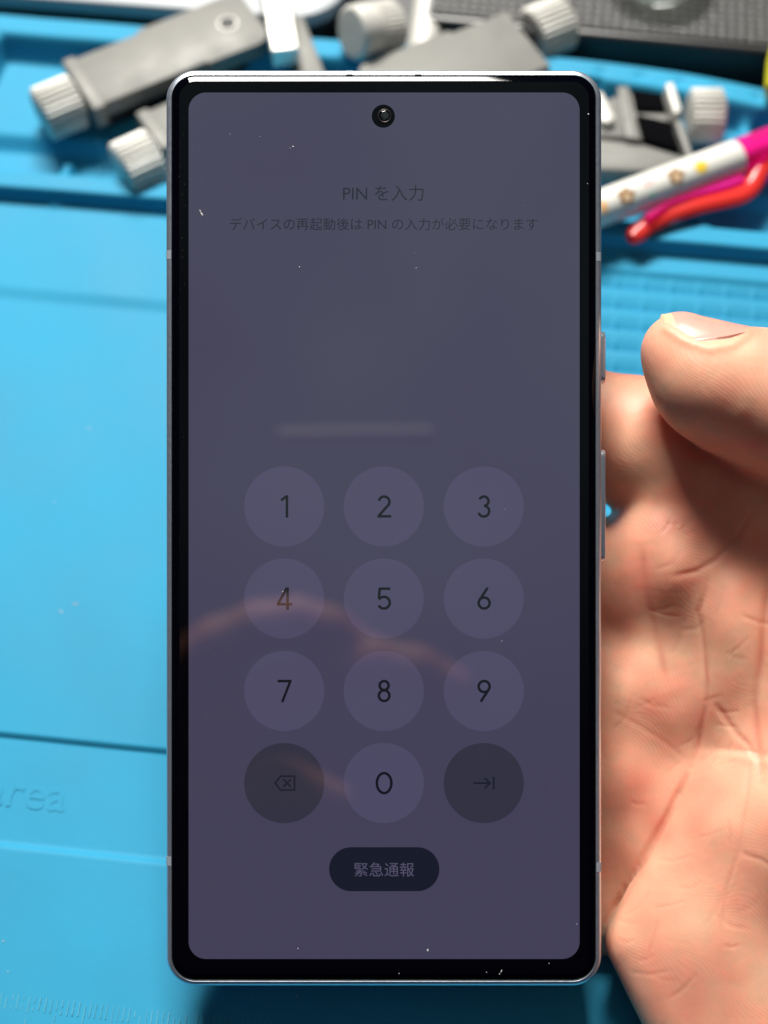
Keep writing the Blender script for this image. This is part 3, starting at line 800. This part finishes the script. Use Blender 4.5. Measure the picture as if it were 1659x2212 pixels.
for i in range(11): speck(431 + random.uniform(-3, 3), 222 + i*17 + random.uniform(-9, 9), random.uniform(.015, .035), .03)
for i in range(22): speck(392 + random.uniform(-8, 9), 230 + i*22 + random.uniform(-9, 9), random.uniform(.015, .035), .03)
for i in range(28):
    q_ = random.random(); speck(random.uniform(385, 1275), random.uniform(185, 2105), .012 + .022*q_*q_, .012 + .05*random.random()**3, random.uniform(0, 3))
o = bm_obj('dust', bm, M['dust'], None, 180, pc, (TH, 0, 0))
tag(o, 'tiny pale dust specks scattered over the phone glass', 'dust', kind='stuff')

# ================================================================== hands: one continuous skin grown from a distance field
def surface_nets(F, org, h):
    """F: scalar field (negative inside). Returns verts, quads."""
    ins = F < 0
    nx_, ny_, nz_ = F.shape
    cnt = np.zeros((nx_-1, ny_-1, nz_-1), np.int8)
    for a in (0, 1):
        for b_ in (0, 1):
            for c_ in (0, 1):
                cnt += ins[a:nx_-1+a, b_:ny_-1+b_, c_:nz_-1+c_]
    act = (cnt > 0) & (cnt < 8)
    I, J, K = np.nonzero(act)
    idx = -np.ones(act.shape, np.int64); idx[I, J, K] = np.arange(len(I))
    acc = np.zeros((len(I), 3)); num = np.zeros(len(I))
    corners = [(a, b_, c_) for a in (0, 1) for b_ in (0, 1) for c_ in (0, 1)]
    for ca_ in corners:
        for ax in range(3):
            if ca_[ax] == 0:
                cb_ = list(ca_); cb_[ax] = 1
                fa = F[I+ca_[0], J+ca_[1], K+ca_[2]]; fb = F[I+cb_[0], J+cb_[1], K+cb_[2]]
                m_ = (fa < 0) != (fb < 0)
                t_ = np.where(m_, fa / np.where(m_, fa - fb, 1), 0)
                p = np.tile(np.array(ca_, float), (len(I), 1)); p[:, ax] = t_
                acc += p * m_[:, None]; num += m_
    V = (np.stack([I, J, K], 1) + acc / num[:, None]) * h + np.array(org)
    quads = []
    for ax in range(3):
        sl0 = [slice(None)]*3; sl1 = [slice(None)]*3
        sl0[ax] = slice(0, -1); sl1[ax] = slice(1, None)
        A = ins[tuple(sl0)]; B = ins[tuple(sl1)]
        cr_ = A != B
        P_ = np.argwhere(cr_)
        o1, o2 = [(1, 2), (2, 0), (0, 1)][ax]
        ok = (P_[:, o1] > 0) & (P_[:, o2] > 0) & (P_[:, o1] < F.shape[o1]-1) & (P_[:, o2] < F.shape[o2]-1)
        P_ = P_[ok]
        def cell(d1, d2):
            q = P_.copy(); q[:, o1] += d1; q[:, o2] += d2; return idx[q[:, 0], q[:, 1], q[:, 2]]
        c00, c10, c11, c01 = cell(-1, -1), cell(0, -1), cell(0, 0), cell(-1, 0)
        inside_first = A[P_[:, 0], P_[:, 1], P_[:, 2]]
        q = np.stack([c00, c10, c11, c01], 1)
        q[~inside_first] = q[~inside_first][:, ::-1]
        quads.append(q)
    Q = np.vstack(quads); Q = Q[(Q >= 0).all(1)]
    return V, Q

class Field:
    def __init__(s, lo_, hi_, h):
        s.h = h; s.lo = np.array(lo_, float)
        n_ = [int((hi_[i] - lo_[i]) / h) + 1 for i in range(3)]
        ax = [lo_[i] + h*np.arange(n_[i]) for i in range(3)]
        s.X, s.Y, s.Z = [a.astype(np.float32) for a in np.meshgrid(*ax, indexing='ij')]
        s.F = np.full(s.X.shape, 50.0, np.float32)
    def box(s, pts, rad):
        pts = np.array(pts); m_ = rad + 14
        a = np.maximum(((pts.min(0) - m_ - s.lo) / s.h).astype(int), 0); b_ = ((pts.max(0) + m_ - s.lo) / s.h).astype(int) + 1
        return tuple(slice(a[i], max(b_[i], a[i])) for i in range(3))
    def blend(s, sl, d, k, sub=False):
        F = s.F[sl]
        if sub: d = -d; s.F[sl] = -s.smin(-F, -d * 1.0, k) if False else np.maximum(F, d) + np.maximum(k - np.abs(F - d), 0)**2 / (4*k); return
        hh = np.maximum(k - np.abs(F - d), 0) / k
        s.F[sl] = np.minimum(F, d) - hh*hh*k*0.25
    def cone(s, a, ra, b_, rb, k=2.0, flat=1.0, sub=False):
        sl = s.box([a, b_], max(ra, rb)); x, y, z = s.X[sl], s.Y[sl], s.Z[sl]
        a = np.array(a, np.float32); b_ = np.array(b_, np.float32); ab = b_ - a; L2 = float(ab @ ab)
        t = np.clip(((x-a[0])*ab[0] + (y-a[1])*ab[1] + (z-a[2])*ab[2]) / max(L2, 1e-6), 0, 1)
        d = np.sqrt((x-a[0]-t*ab[0])**2 + (y-a[1]-t*ab[1])**2 + ((z-a[2]-t*ab[2])*flat)**2) - (ra + (rb-ra)*t)
        s.blend(sl, d, k, sub)
    def ell(s, c, r, k=3.0, sub=False):
        sl = s.box([c], max(r)); x, y, z = s.X[sl], s.Y[sl], s.Z[sl]
        q = np.sqrt(((x-c[0])/r[0])**2 + ((y-c[1])/r[1])**2 + ((z-c[2])/r[2])**2)
        s.blend(sl, (q - 1) * min(r), k, sub)
    def tri(s, a, b_, c, ra, rb, rc_, k=3.0):
        """rounded triangle, radius interpolated"""
        sl = s.box([a, b_, c], max(ra, rb, rc_)); P_ = np.stack([s.X[sl], s.Y[sl], s.Z[sl]], -1)
        a, b_, c = [np.array(q, np.float32) for q in (a, b_, c)]
        e0, e1 = b_ - a, c - a; n_ = np.cross(e0, e1); n_ /= np.linalg.norm(n_)
        q = P_ - a; dn = q @ n_
        d00, d01, d11 = e0 @ e0, e0 @ e1, e1 @ e1; d20, d21 = q @ e0, q @ e1; den = d00*d11 - d01*d01
        vv = (d11*d20 - d01*d21) / den; ww = (d00*d21 - d01*d20) / den
        inside = (vv >= 0) & (ww >= 0) & (vv + ww <= 1)
        d = np.where(inside, np.abs(dn) - (ra*(1-vv-ww) + rb*vv + rc_*ww), 1e3)
        for (p, rp), (o_, ro_) in (((a, ra), (b_, rb)), ((b_, rb), (c, rc_)), ((c, rc_), (a, ra))):
            e_ = o_ - p; t = np.clip((P_ - p) @ e_ / (e_ @ e_), 0, 1)
            dd = np.linalg.norm(P_ - p - t[..., None]*e_, axis=-1) - (rp + (ro_-rp)*t)
            d = np.minimum(d, dd)
        s.blend(sl, d, k)

def build_skin(name, V, Q, levels=1):
    me = bpy.data.meshes.new(name)
    me.vertices.add(len(V)); me.vertices.foreach_set('co', (V * MM).ravel())
    me.loops.add(Q.size); me.loops.foreach_set('vertex_index', Q.ravel().astype(np.int32))
    me.polygons.add(len(Q)); me.polygons.foreach_set('loop_start', np.arange(0, Q.size, 4, dtype=np.int32))
    me.update(calc_edges=True); me.validate()
    return me

def smooth_mesh(V, Q, it=4, lam=0.5):
    E = np.vstack([Q[:, [0, 1]], Q[:, [1, 2]], Q[:, [2, 3]], Q[:, [3, 0]]])
    for i in range(it):
        for f_ in (lam, -lam*1.04):
            acc = np.zeros_like(V); n_ = np.zeros(len(V))
            np.add.at(acc, E[:, 0], V[E[:, 1]]); np.add.at(n_, E[:, 0], 1)
            V = V + f_ * (acc / np.maximum(n_, 1)[:, None] - V)
    return V

# ---- the hand that holds the phone
C_ = CF
fld = Field((-34, -118, -48), (150, 42, 24), 0.62)
# fingers behind the phone (index, middle, ring, little), knuckle bends towards the phone's back
fld.cone(C_(1600, 1085, -15), 12.0, C_(1372, 958, -18.5), 11.0, 4)
fld.cone(C_(1372, 955, -18.5), 11.2, C_(1235, 905, -21.5), 9.4, 4)
fld.cone(C_(1235, 905, -21.5), 9.4, C_(1010, 895, -19.5), 8.4, 3)
fld.cone(C_(1010, 895, -19.5), 8.4, C_(800, 905, -17.5), 7.2, 3)
for ym, r0, xl in ((1237, 9.4, 700), (1490, 9.4, 720), (1700, 8.2, 860)):
    fld.cone(C_(1500, ym - 5, -19), r0 + 1.2, C_(1270, ym, -21.5), r0 + 0.2, 3.5)
    fld.cone(C_(1270, ym, -21.5), r0 + 0.2, C_(1020, ym - 25, -20), r0 - 0.6, 2)
    fld.cone(C_(1020, ym - 25, -20), r0 - 0.6, C_(xl + 60, ym - 20, -18), r0 - 1.8, 2)
# palm
fld.tri(C_(1455, 1200, -16.5), C_(1640, 1120, -17), C_(1470, 1480, -18), 10.5, 11, 10, 3)
fld.tri(C_(1640, 1120, -17), C_(1470, 1480, -18), C_(1760, 1520, -14), 11, 10, 12, 5)
fld.tri(C_(1470, 1480, -18), C_(1760, 1520, -14), C_(1440, 1800, -17), 10, 12, 8.5, 5)
fld.tri(C_(1760, 1520, -14), C_(1440, 1800, -17), C_(1800, 1980, -8), 12, 8.5, 12, 5)
fld.tri(C_(1295, 1600, -20.5), C_(1305, 1960, -20.5), C_(1480, 1800, -17), 9, 8.5, 8.5, 6)
fld.tri(C_(1290, 1290, -21), C_(1290, 1640, -21), C_(1440, 1460, -19), 8.6, 8.6, 9.6, 6)
fld.ell(C_(1440, 1210, -13), (9, 11, 8), 5)
fld.ell(C_(1600, 1380, -10), (9, 13, 8), 6)
# thenar and thumb
fld.cone(C_(1960, 1420, -5), 18, C_(1800, 1560, -10), 12, 8)
fld.cone(C_(1985, 1120, -3), 14, C_(1960, 1480, -5), 18, 6)
fld.cone(C_(1700, 884, 0), 11.4, C_(1840, 950, -1), 11.0, 4)
fld.cone(C_(1840, 950, -1), 11.0, C_(1990, 1130, -3), 14, 5)
fld.cone(C_(1463, 754, 0.0), 5.75, C_(1600, 848, 0.0), 10.1, 3)
fld.cone(C_(1600, 848, 0), 10.1, C_(1720, 884, 0), 11.6, 3)
fld.ell(C_(1491, 806, 0.5), (6.5, 7.2, 7.6), 4)
fld.ell(C_(1530, 834, 1.0), (7.6, 8.2, 8.6), 4)
# web between thumb and index
fld.tri(C_(1700, 1010, -13), C_(1900, 1080, -6), C_(1800, 1300, -12), 7, 9, 10, 6)
# heel of the hand, nearest at the lower right
fld.tri(C_(1388, 2034, -7), C_(1566, 1712, -9), C_(1606, 2400, 1.5), 6.2, 6.2, 6.6, 1.6)
fld.tri(C_(1566, 1712, -9), C_(1606, 2400, 1.5), C_(1850, 1900, -5), 6.2, 6.6, 11, 3)
fld.tri(C_(1606, 2400, 1.5), C_(1850, 1900, -5), C_(1960, 2330, 4), 6.6, 11, 12, 4)
fld.ell(C_(1600, 2060, -3.5), (13, 20, 7), 7)
fld.ell(C_(1700, 1800, -6.5), (11, 14, 8), 7)
# wrist and forearm
fld.cone(C_(1850, 1800, -2), 17, C_(2120, 1960, 4), 19, 10)
fld.cone(C_(2120, 1960, 4), 19, C_(2560, 2130, 9), 20, 8)
fld.cone(C_(1980, 1500, -2), 18, C_(2120, 1900, 4), 17, 8)
V, Q = surface_nets(fld.F, fld.lo, fld.h)
V = smooth_mesh(V, Q, 6)
def subdivide(V, Q):
    E = np.sort(np.vstack([Q[:, [0, 1]], Q[:, [1, 2]], Q[:, [2, 3]], Q[:, [3, 0]]]), 1)
    key = E[:, 0] * (len(V) + 1) + E[:, 1]
    uq, inv = np.unique(key, return_inverse=True)
    first = np.zeros(len(uq), np.int64); first[inv] = np.arange(len(key))
    EM = (V[E[first, 0]] + V[E[first, 1]]) / 2; FC_ = V[Q].mean(1)
    n0, n1 = len(V), len(V) + len(uq); nq = len(Q)
    e_ = [inv[i*nq:(i+1)*nq] + n0 for i in range(4)]; fc_ = np.arange(nq) + n1
    NV_ = np.vstack([V, EM, FC_])
    NQ = np.vstack([np.stack([Q[:, i], e_[i], fc_, e_[i-1]], 1) for i in range(4)])
    return NV_, NQ
V, Q = subdivide(V, Q); V = smooth_mesh(V, Q, 4)

def vnormals(V, Q):
    n_ = np.cross(V[Q[:, 2]] - V[Q[:, 0]], V[Q[:, 3]] - V[Q[:, 1]]); vn = np.zeros_like(V)
    for i in range(4): np.add.at(vn, Q[:, i], n_)
    return vn / np.maximum(np.linalg.norm(vn, axis=1), 1e-9)[:, None]
VN = vnormals(V, Q)
kz = D / (D - V[:, 2]); SX = 829.5 + V[:, 0] * kz / PX; SY = 1106 - V[:, 1] * kz / PX
front = np.clip((VN[:, 2] + 0.15) / 0.4, 0, 1)
def poly_dist(pts):
    d = np.full(len(V), 1e9); par = np.zeros(len(V)); sgn = np.zeros(len(V)); tot = 0
    seg = [(np.array(pts[i], float), np.array(pts[i+1], float)) for i in range(len(pts)-1)]
    LN = sum(np.linalg.norm(b_ - a) for a, b_ in seg); acc = 0
    for a, b_ in seg:
        e_ = b_ - a; l_ = np.linalg.norm(e_); t = np.clip(((SX-a[0])*e_[0] + (SY-a[1])*e_[1]) / (l_*l_), 0, 1)
        dx, dy = SX - a[0] - t*e_[0], SY - a[1] - t*e_[1]; dd = np.hypot(dx, dy)
        m_ = dd < d; d = np.where(m_, dd, d); par = np.where(m_, (acc + t*l_) / LN, par); sgn = np.where(m_, np.sign(e_[0]*dy - e_[1]*dx), sgn); acc += l_
    return d * PX, par, sgn
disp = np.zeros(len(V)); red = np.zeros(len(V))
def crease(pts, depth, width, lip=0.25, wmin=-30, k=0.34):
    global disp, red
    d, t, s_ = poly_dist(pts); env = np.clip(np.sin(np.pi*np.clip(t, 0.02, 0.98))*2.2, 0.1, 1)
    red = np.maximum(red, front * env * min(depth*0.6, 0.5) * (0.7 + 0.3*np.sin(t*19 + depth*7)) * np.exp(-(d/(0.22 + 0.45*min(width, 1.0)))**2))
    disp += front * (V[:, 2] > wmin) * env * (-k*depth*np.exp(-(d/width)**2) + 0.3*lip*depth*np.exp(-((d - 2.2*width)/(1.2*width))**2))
# main folds of the palm
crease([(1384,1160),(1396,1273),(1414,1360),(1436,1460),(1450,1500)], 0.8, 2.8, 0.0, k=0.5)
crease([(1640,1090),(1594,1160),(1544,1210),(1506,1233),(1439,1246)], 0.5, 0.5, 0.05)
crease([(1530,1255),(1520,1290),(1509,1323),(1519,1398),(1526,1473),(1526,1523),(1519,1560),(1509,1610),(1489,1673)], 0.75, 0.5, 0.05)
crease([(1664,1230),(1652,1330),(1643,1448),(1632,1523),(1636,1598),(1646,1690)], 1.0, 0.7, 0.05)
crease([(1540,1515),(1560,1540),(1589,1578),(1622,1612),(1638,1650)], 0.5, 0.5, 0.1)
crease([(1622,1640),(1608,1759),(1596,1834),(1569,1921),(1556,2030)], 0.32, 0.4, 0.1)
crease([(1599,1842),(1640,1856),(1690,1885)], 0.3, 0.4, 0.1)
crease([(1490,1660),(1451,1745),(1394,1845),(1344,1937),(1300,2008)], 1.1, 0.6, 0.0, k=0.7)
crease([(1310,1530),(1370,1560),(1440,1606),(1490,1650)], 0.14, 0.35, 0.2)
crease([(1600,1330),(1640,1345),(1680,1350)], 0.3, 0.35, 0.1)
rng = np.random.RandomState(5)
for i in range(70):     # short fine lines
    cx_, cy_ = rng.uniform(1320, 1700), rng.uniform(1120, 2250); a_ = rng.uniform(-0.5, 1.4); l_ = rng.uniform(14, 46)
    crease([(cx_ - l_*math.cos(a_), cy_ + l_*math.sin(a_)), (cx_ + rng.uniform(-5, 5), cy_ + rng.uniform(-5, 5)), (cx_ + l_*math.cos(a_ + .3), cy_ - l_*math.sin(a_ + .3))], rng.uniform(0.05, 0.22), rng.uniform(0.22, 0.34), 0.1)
# soft pads
def pad(px, py, rx, ry, hgt, front_w=-30):
    global disp
    disp += front * (V[:, 2] > front_w) * hgt * np.exp(-(((SX-px)/rx)**2 + ((SY-py)/ry)**2))
pad(1470, 1240, 60, 70, 1.0); pad(1580, 1330, 60, 80, 1.1); pad(1350, 1500, 40, 60, 0.9); pad(1350, 1680, 50, 80, 1.2); pad(1590, 1600, 50, 60, 0.8)
pad(1480, 1420, 48, 110, -1.3); pad(1345, 1385, 60, 50, -0.7); pad(1590, 1250, 40, 45, 0.5); pad(1480, 2060, 80, 100, 0.8); pad(1540, 1780, 50, 60, 0.7)
# thumb: raised skin around the nail, fold behind it
thumb = (SX > 1380) & (SY < 1010) & (V[:, 2] > -12)
d, t, s_ = poly_dist([(1440, 712), (1478, 736), (1530, 754), (1580, 746), (1612, 726)])
disp += thumb * 0.30 * np.exp(-(d/0.8)**2)
disp += thumb * 0.7 * np.exp(-(((SX-1655)/50)**2 + ((SY-735)/40)**2))
V = V + VN * disp[:, None]
NP0, NP1 = CF(1424, 690, 0.0), CF(1610, 770, 0.0)       # along the nail, inside the thumb
NAX = NP1 - NP0; NL = np.linalg.norm(NAX); NAX = NAX / NL
NUP = np.array([0.3, 0.95, 0.05]); NUP = NUP - NAX * (NUP @ NAX); NUP /= np.linalg.norm(NUP)
NSD = np.cross(NAX, NUP); NSD = NSD if NSD[2] > 0 else -NSD
def sample_field(P_):
    g = (P_ - fld.lo) / fld.h; i0 = np.floor(g).astype(int); i0 = np.clip(i0, 0, np.array(fld.F.shape) - 2); fr = g - i0; r_ = 0
    for a_ in (0, 1):
        for b_ in (0, 1):
            for c_ in (0, 1):
                w_ = (fr[..., 0] if a_ else 1-fr[..., 0]) * (fr[..., 1] if b_ else 1-fr[..., 1]) * (fr[..., 2] if c_ else 1-fr[..., 2])
                r_ = r_ + w_ * fld.F[i0[..., 0]+a_, i0[..., 1]+b_, i0[..., 2]+c_]
    return r_
me = build_skin('hand', V, Q)
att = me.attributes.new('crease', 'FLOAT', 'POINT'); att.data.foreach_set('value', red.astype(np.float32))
me.polygons.foreach_set('use_smooth', [True]*len(me.polygons)); me.materials.append(M['skin'])
hand = link(bpy.data.objects.new('hand', me)); hand.location = Vector(OV * MM); hand.rotation_euler = (TH, 0, 0)
tag(hand, 'bare right hand seen from the palm holding the phone from the right, thumb raised', 'hand')

# thumb nail: a curved plate with its own thickness
def nail():
    nl, nw = 72, 48
    S_ = np.linspace(0, 1, nl + 1)[:, None] * np.ones((1, nw + 1)); Qv = np.linspace(-1, 1, nw + 1)[None, :] * np.ones((nl + 1, 1))
    hw_ = 7.0 * np.clip(1 - np.abs(2*S_ - 1)**2.7, 0, 1)**(1/2.2) + 0.05
    base = NP0 + NAX*(NL*S_)[..., None] + NSD*(hw_*Qv + 1.35*np.sin(np.pi*S_))[..., None]
    hgt = np.full(S_.shape, np.nan)
    for h_ in np.arange(-6, 9, 0.05):          # outermost skin along the nail's up direction
        f_ = sample_field(base + NUP*h_); hgt = np.where(f_ < 0, h_, hgt)
    for i in range(nl - 1, -1, -1):            # the free edge runs on past the finger tip
        hgt[i] = np.where(np.isnan(hgt[i]), hgt[i+1] - 0.06, np.maximum(hgt[i], hgt[i+1] - 0.16))
    for _ in range(10):
        g_ = np.pad(hgt, 1, mode='edge'); hgt = (g_[:-2, 1:-1] + g_[2:, 1:-1] + g_[1:-1, :-2] + g_[1:-1, 2:] + 2*hgt) / 6
    lift = 0.42*(1 - np.abs(Qv)**6) * np.clip((1 - S_)/0.12, -0.2, 1) - 0.04 + 0.012*np.sin(Qv*27)
    top = base + NUP*(hgt + lift)[..., None]
    top = top.reshape(-1, 3); bot = top - NUP*0.5
    n_ = nw + 1; v_ = np.vstack([top, bot]); off = len(top); f_ = []
    for i in range(nl):
        for j in range(nw):
            a = i*n_ + j
            f_.append((a, a+1, a+n_+1, a+n_)); f_.append((off+a, off+a+n_, off+a+n_+1, off+a+1))
    for i in range(nl):
        f_.append((i*n_, (i+1)*n_, off+(i+1)*n_, off+i*n_)); a = i*n_ + nw; f_.append((a, off+a, off+a+n_, a+n_))
    for j in range(nw):
        f_.append((j, off+j, off+j+1, j+1)); a = nl*n_ + j; f_.append((a, a+1, off+a+1, off+a))
    o = mesh_obj('thumb_nail', v_, f_, M['nail'], hand, 60)
    bm = bmesh.new(); bm.from_mesh(o.data); bmesh.ops.recalc_face_normals(bm, faces=bm.faces); bm.to_mesh(o.data); bm.free()
    o.data.materials.append(M['nailtip'])
    for p in o.data.polygons:
        c_ = np.array(p.center)/MM - NP0; s_ = c_ @ NAX / NL; q_ = c_ @ NSD / 7.0
        if s_ < 0.075 + 0.16*abs(q_)**3: p.material_index = 1
    return o
nail()

# ---- the photographer's other hand behind the camera, which the glass mirrors faintly
def MIR(px, py, wd):
    k = (D + wd) / D
    return np.array([(px - 829.5) * PX * k, (1106 - py) * PX * k, wd])
f2 = Field((-175, -185, 245), (66, 22, 350), 1.6)
for chain in (
    [(300, 1530, 264, 9.5), (380, 1450, 259, 9.2), (470, 1390, 255, 8.8), (560, 1352, 252, 8.2), (640, 1340, 251, 7.8), (710, 1356, 251, 7.2), (770, 1392, 253, 6.4)],
    [(330, 1620, 264, 9.8), (460, 1560, 259, 9.5), (600, 1490, 255, 9.0), (710, 1450, 252, 8.6), (810, 1432, 251, 8.2), (900, 1444, 252, 7.6), (980, 1480, 254, 6.6)],
    [(330, 1720, 266, 9.4), (480, 1690, 262, 8.8), (620, 1690, 262, 8.0), (720, 1730, 263, 6.8)],
    [(320, 1850, 268, 8.6), (400, 1880, 263, 7.8), (460, 1930, 260, 7.2), (500, 1980, 261, 6.2)],
    [(60, 1560, 276, 12.0), (160, 1340, 280, 10.0), (250, 1200, 282, 8.6)]):
    for a, e in zip(chain, chain[1:]): f2.cone(MIR(a[0], a[1], a[2] + 30), a[3]*1.12, MIR(e[0], e[1], e[2] + 30), e[3]*1.12, 2.5)
f2.tri(MIR(300, 1500, 294), MIR(320, 1860, 298), MIR(80, 1640, 306), 10, 10, 15, 5)
f2.cone(MIR(80, 1680, 306), 16, MIR(-60, 1860, 314), 18, 6)
V2, Q2 = surface_nets(f2.F, f2.lo, f2.h); V2 = smooth_mesh(V2, Q2, 5)
me = build_skin('hand', V2, Q2); me.polygons.foreach_set('use_smooth', [True]*len(me.polygons)); me.materials.append(M['skin'])
h2 = link(bpy.data.objects.new('hand', me)); h2.location = Vector(OV * MM); h2.rotation_euler = (TH, 0, 0)
tag(h2, 'curled hand behind the viewpoint, seen only as a faint reflection in the screen', 'hand')
# white bar added out of view, mirrored as a pale streak above the keypad
a, e = MIR(600, 941, 300), MIR(938, 937, 300); L = np.linalg.norm(e - a)
v_, f_ = lathe([(0, 1.2, 0), (0.4, 2.5, 0), (L-0.4, 2.5, 0), (L, 1.2, 0)], 24)
o = mesh_obj('reflection_bar', v_, f_, M['reflbar'], None, 50); p = OV + RV*a[0] + UV*a[1] + NV*a[2]
o.location = Vector(p * MM); o.rotation_mode = 'QUATERNION'
o.rotation_quaternion = Vector(RV*(e-a)[0] + UV*(e-a)[1]).to_track_quat('X', 'Z')
tag(o, 'thin white bar added behind the viewpoint, mirrored as a pale streak above the keypad', 'bar')
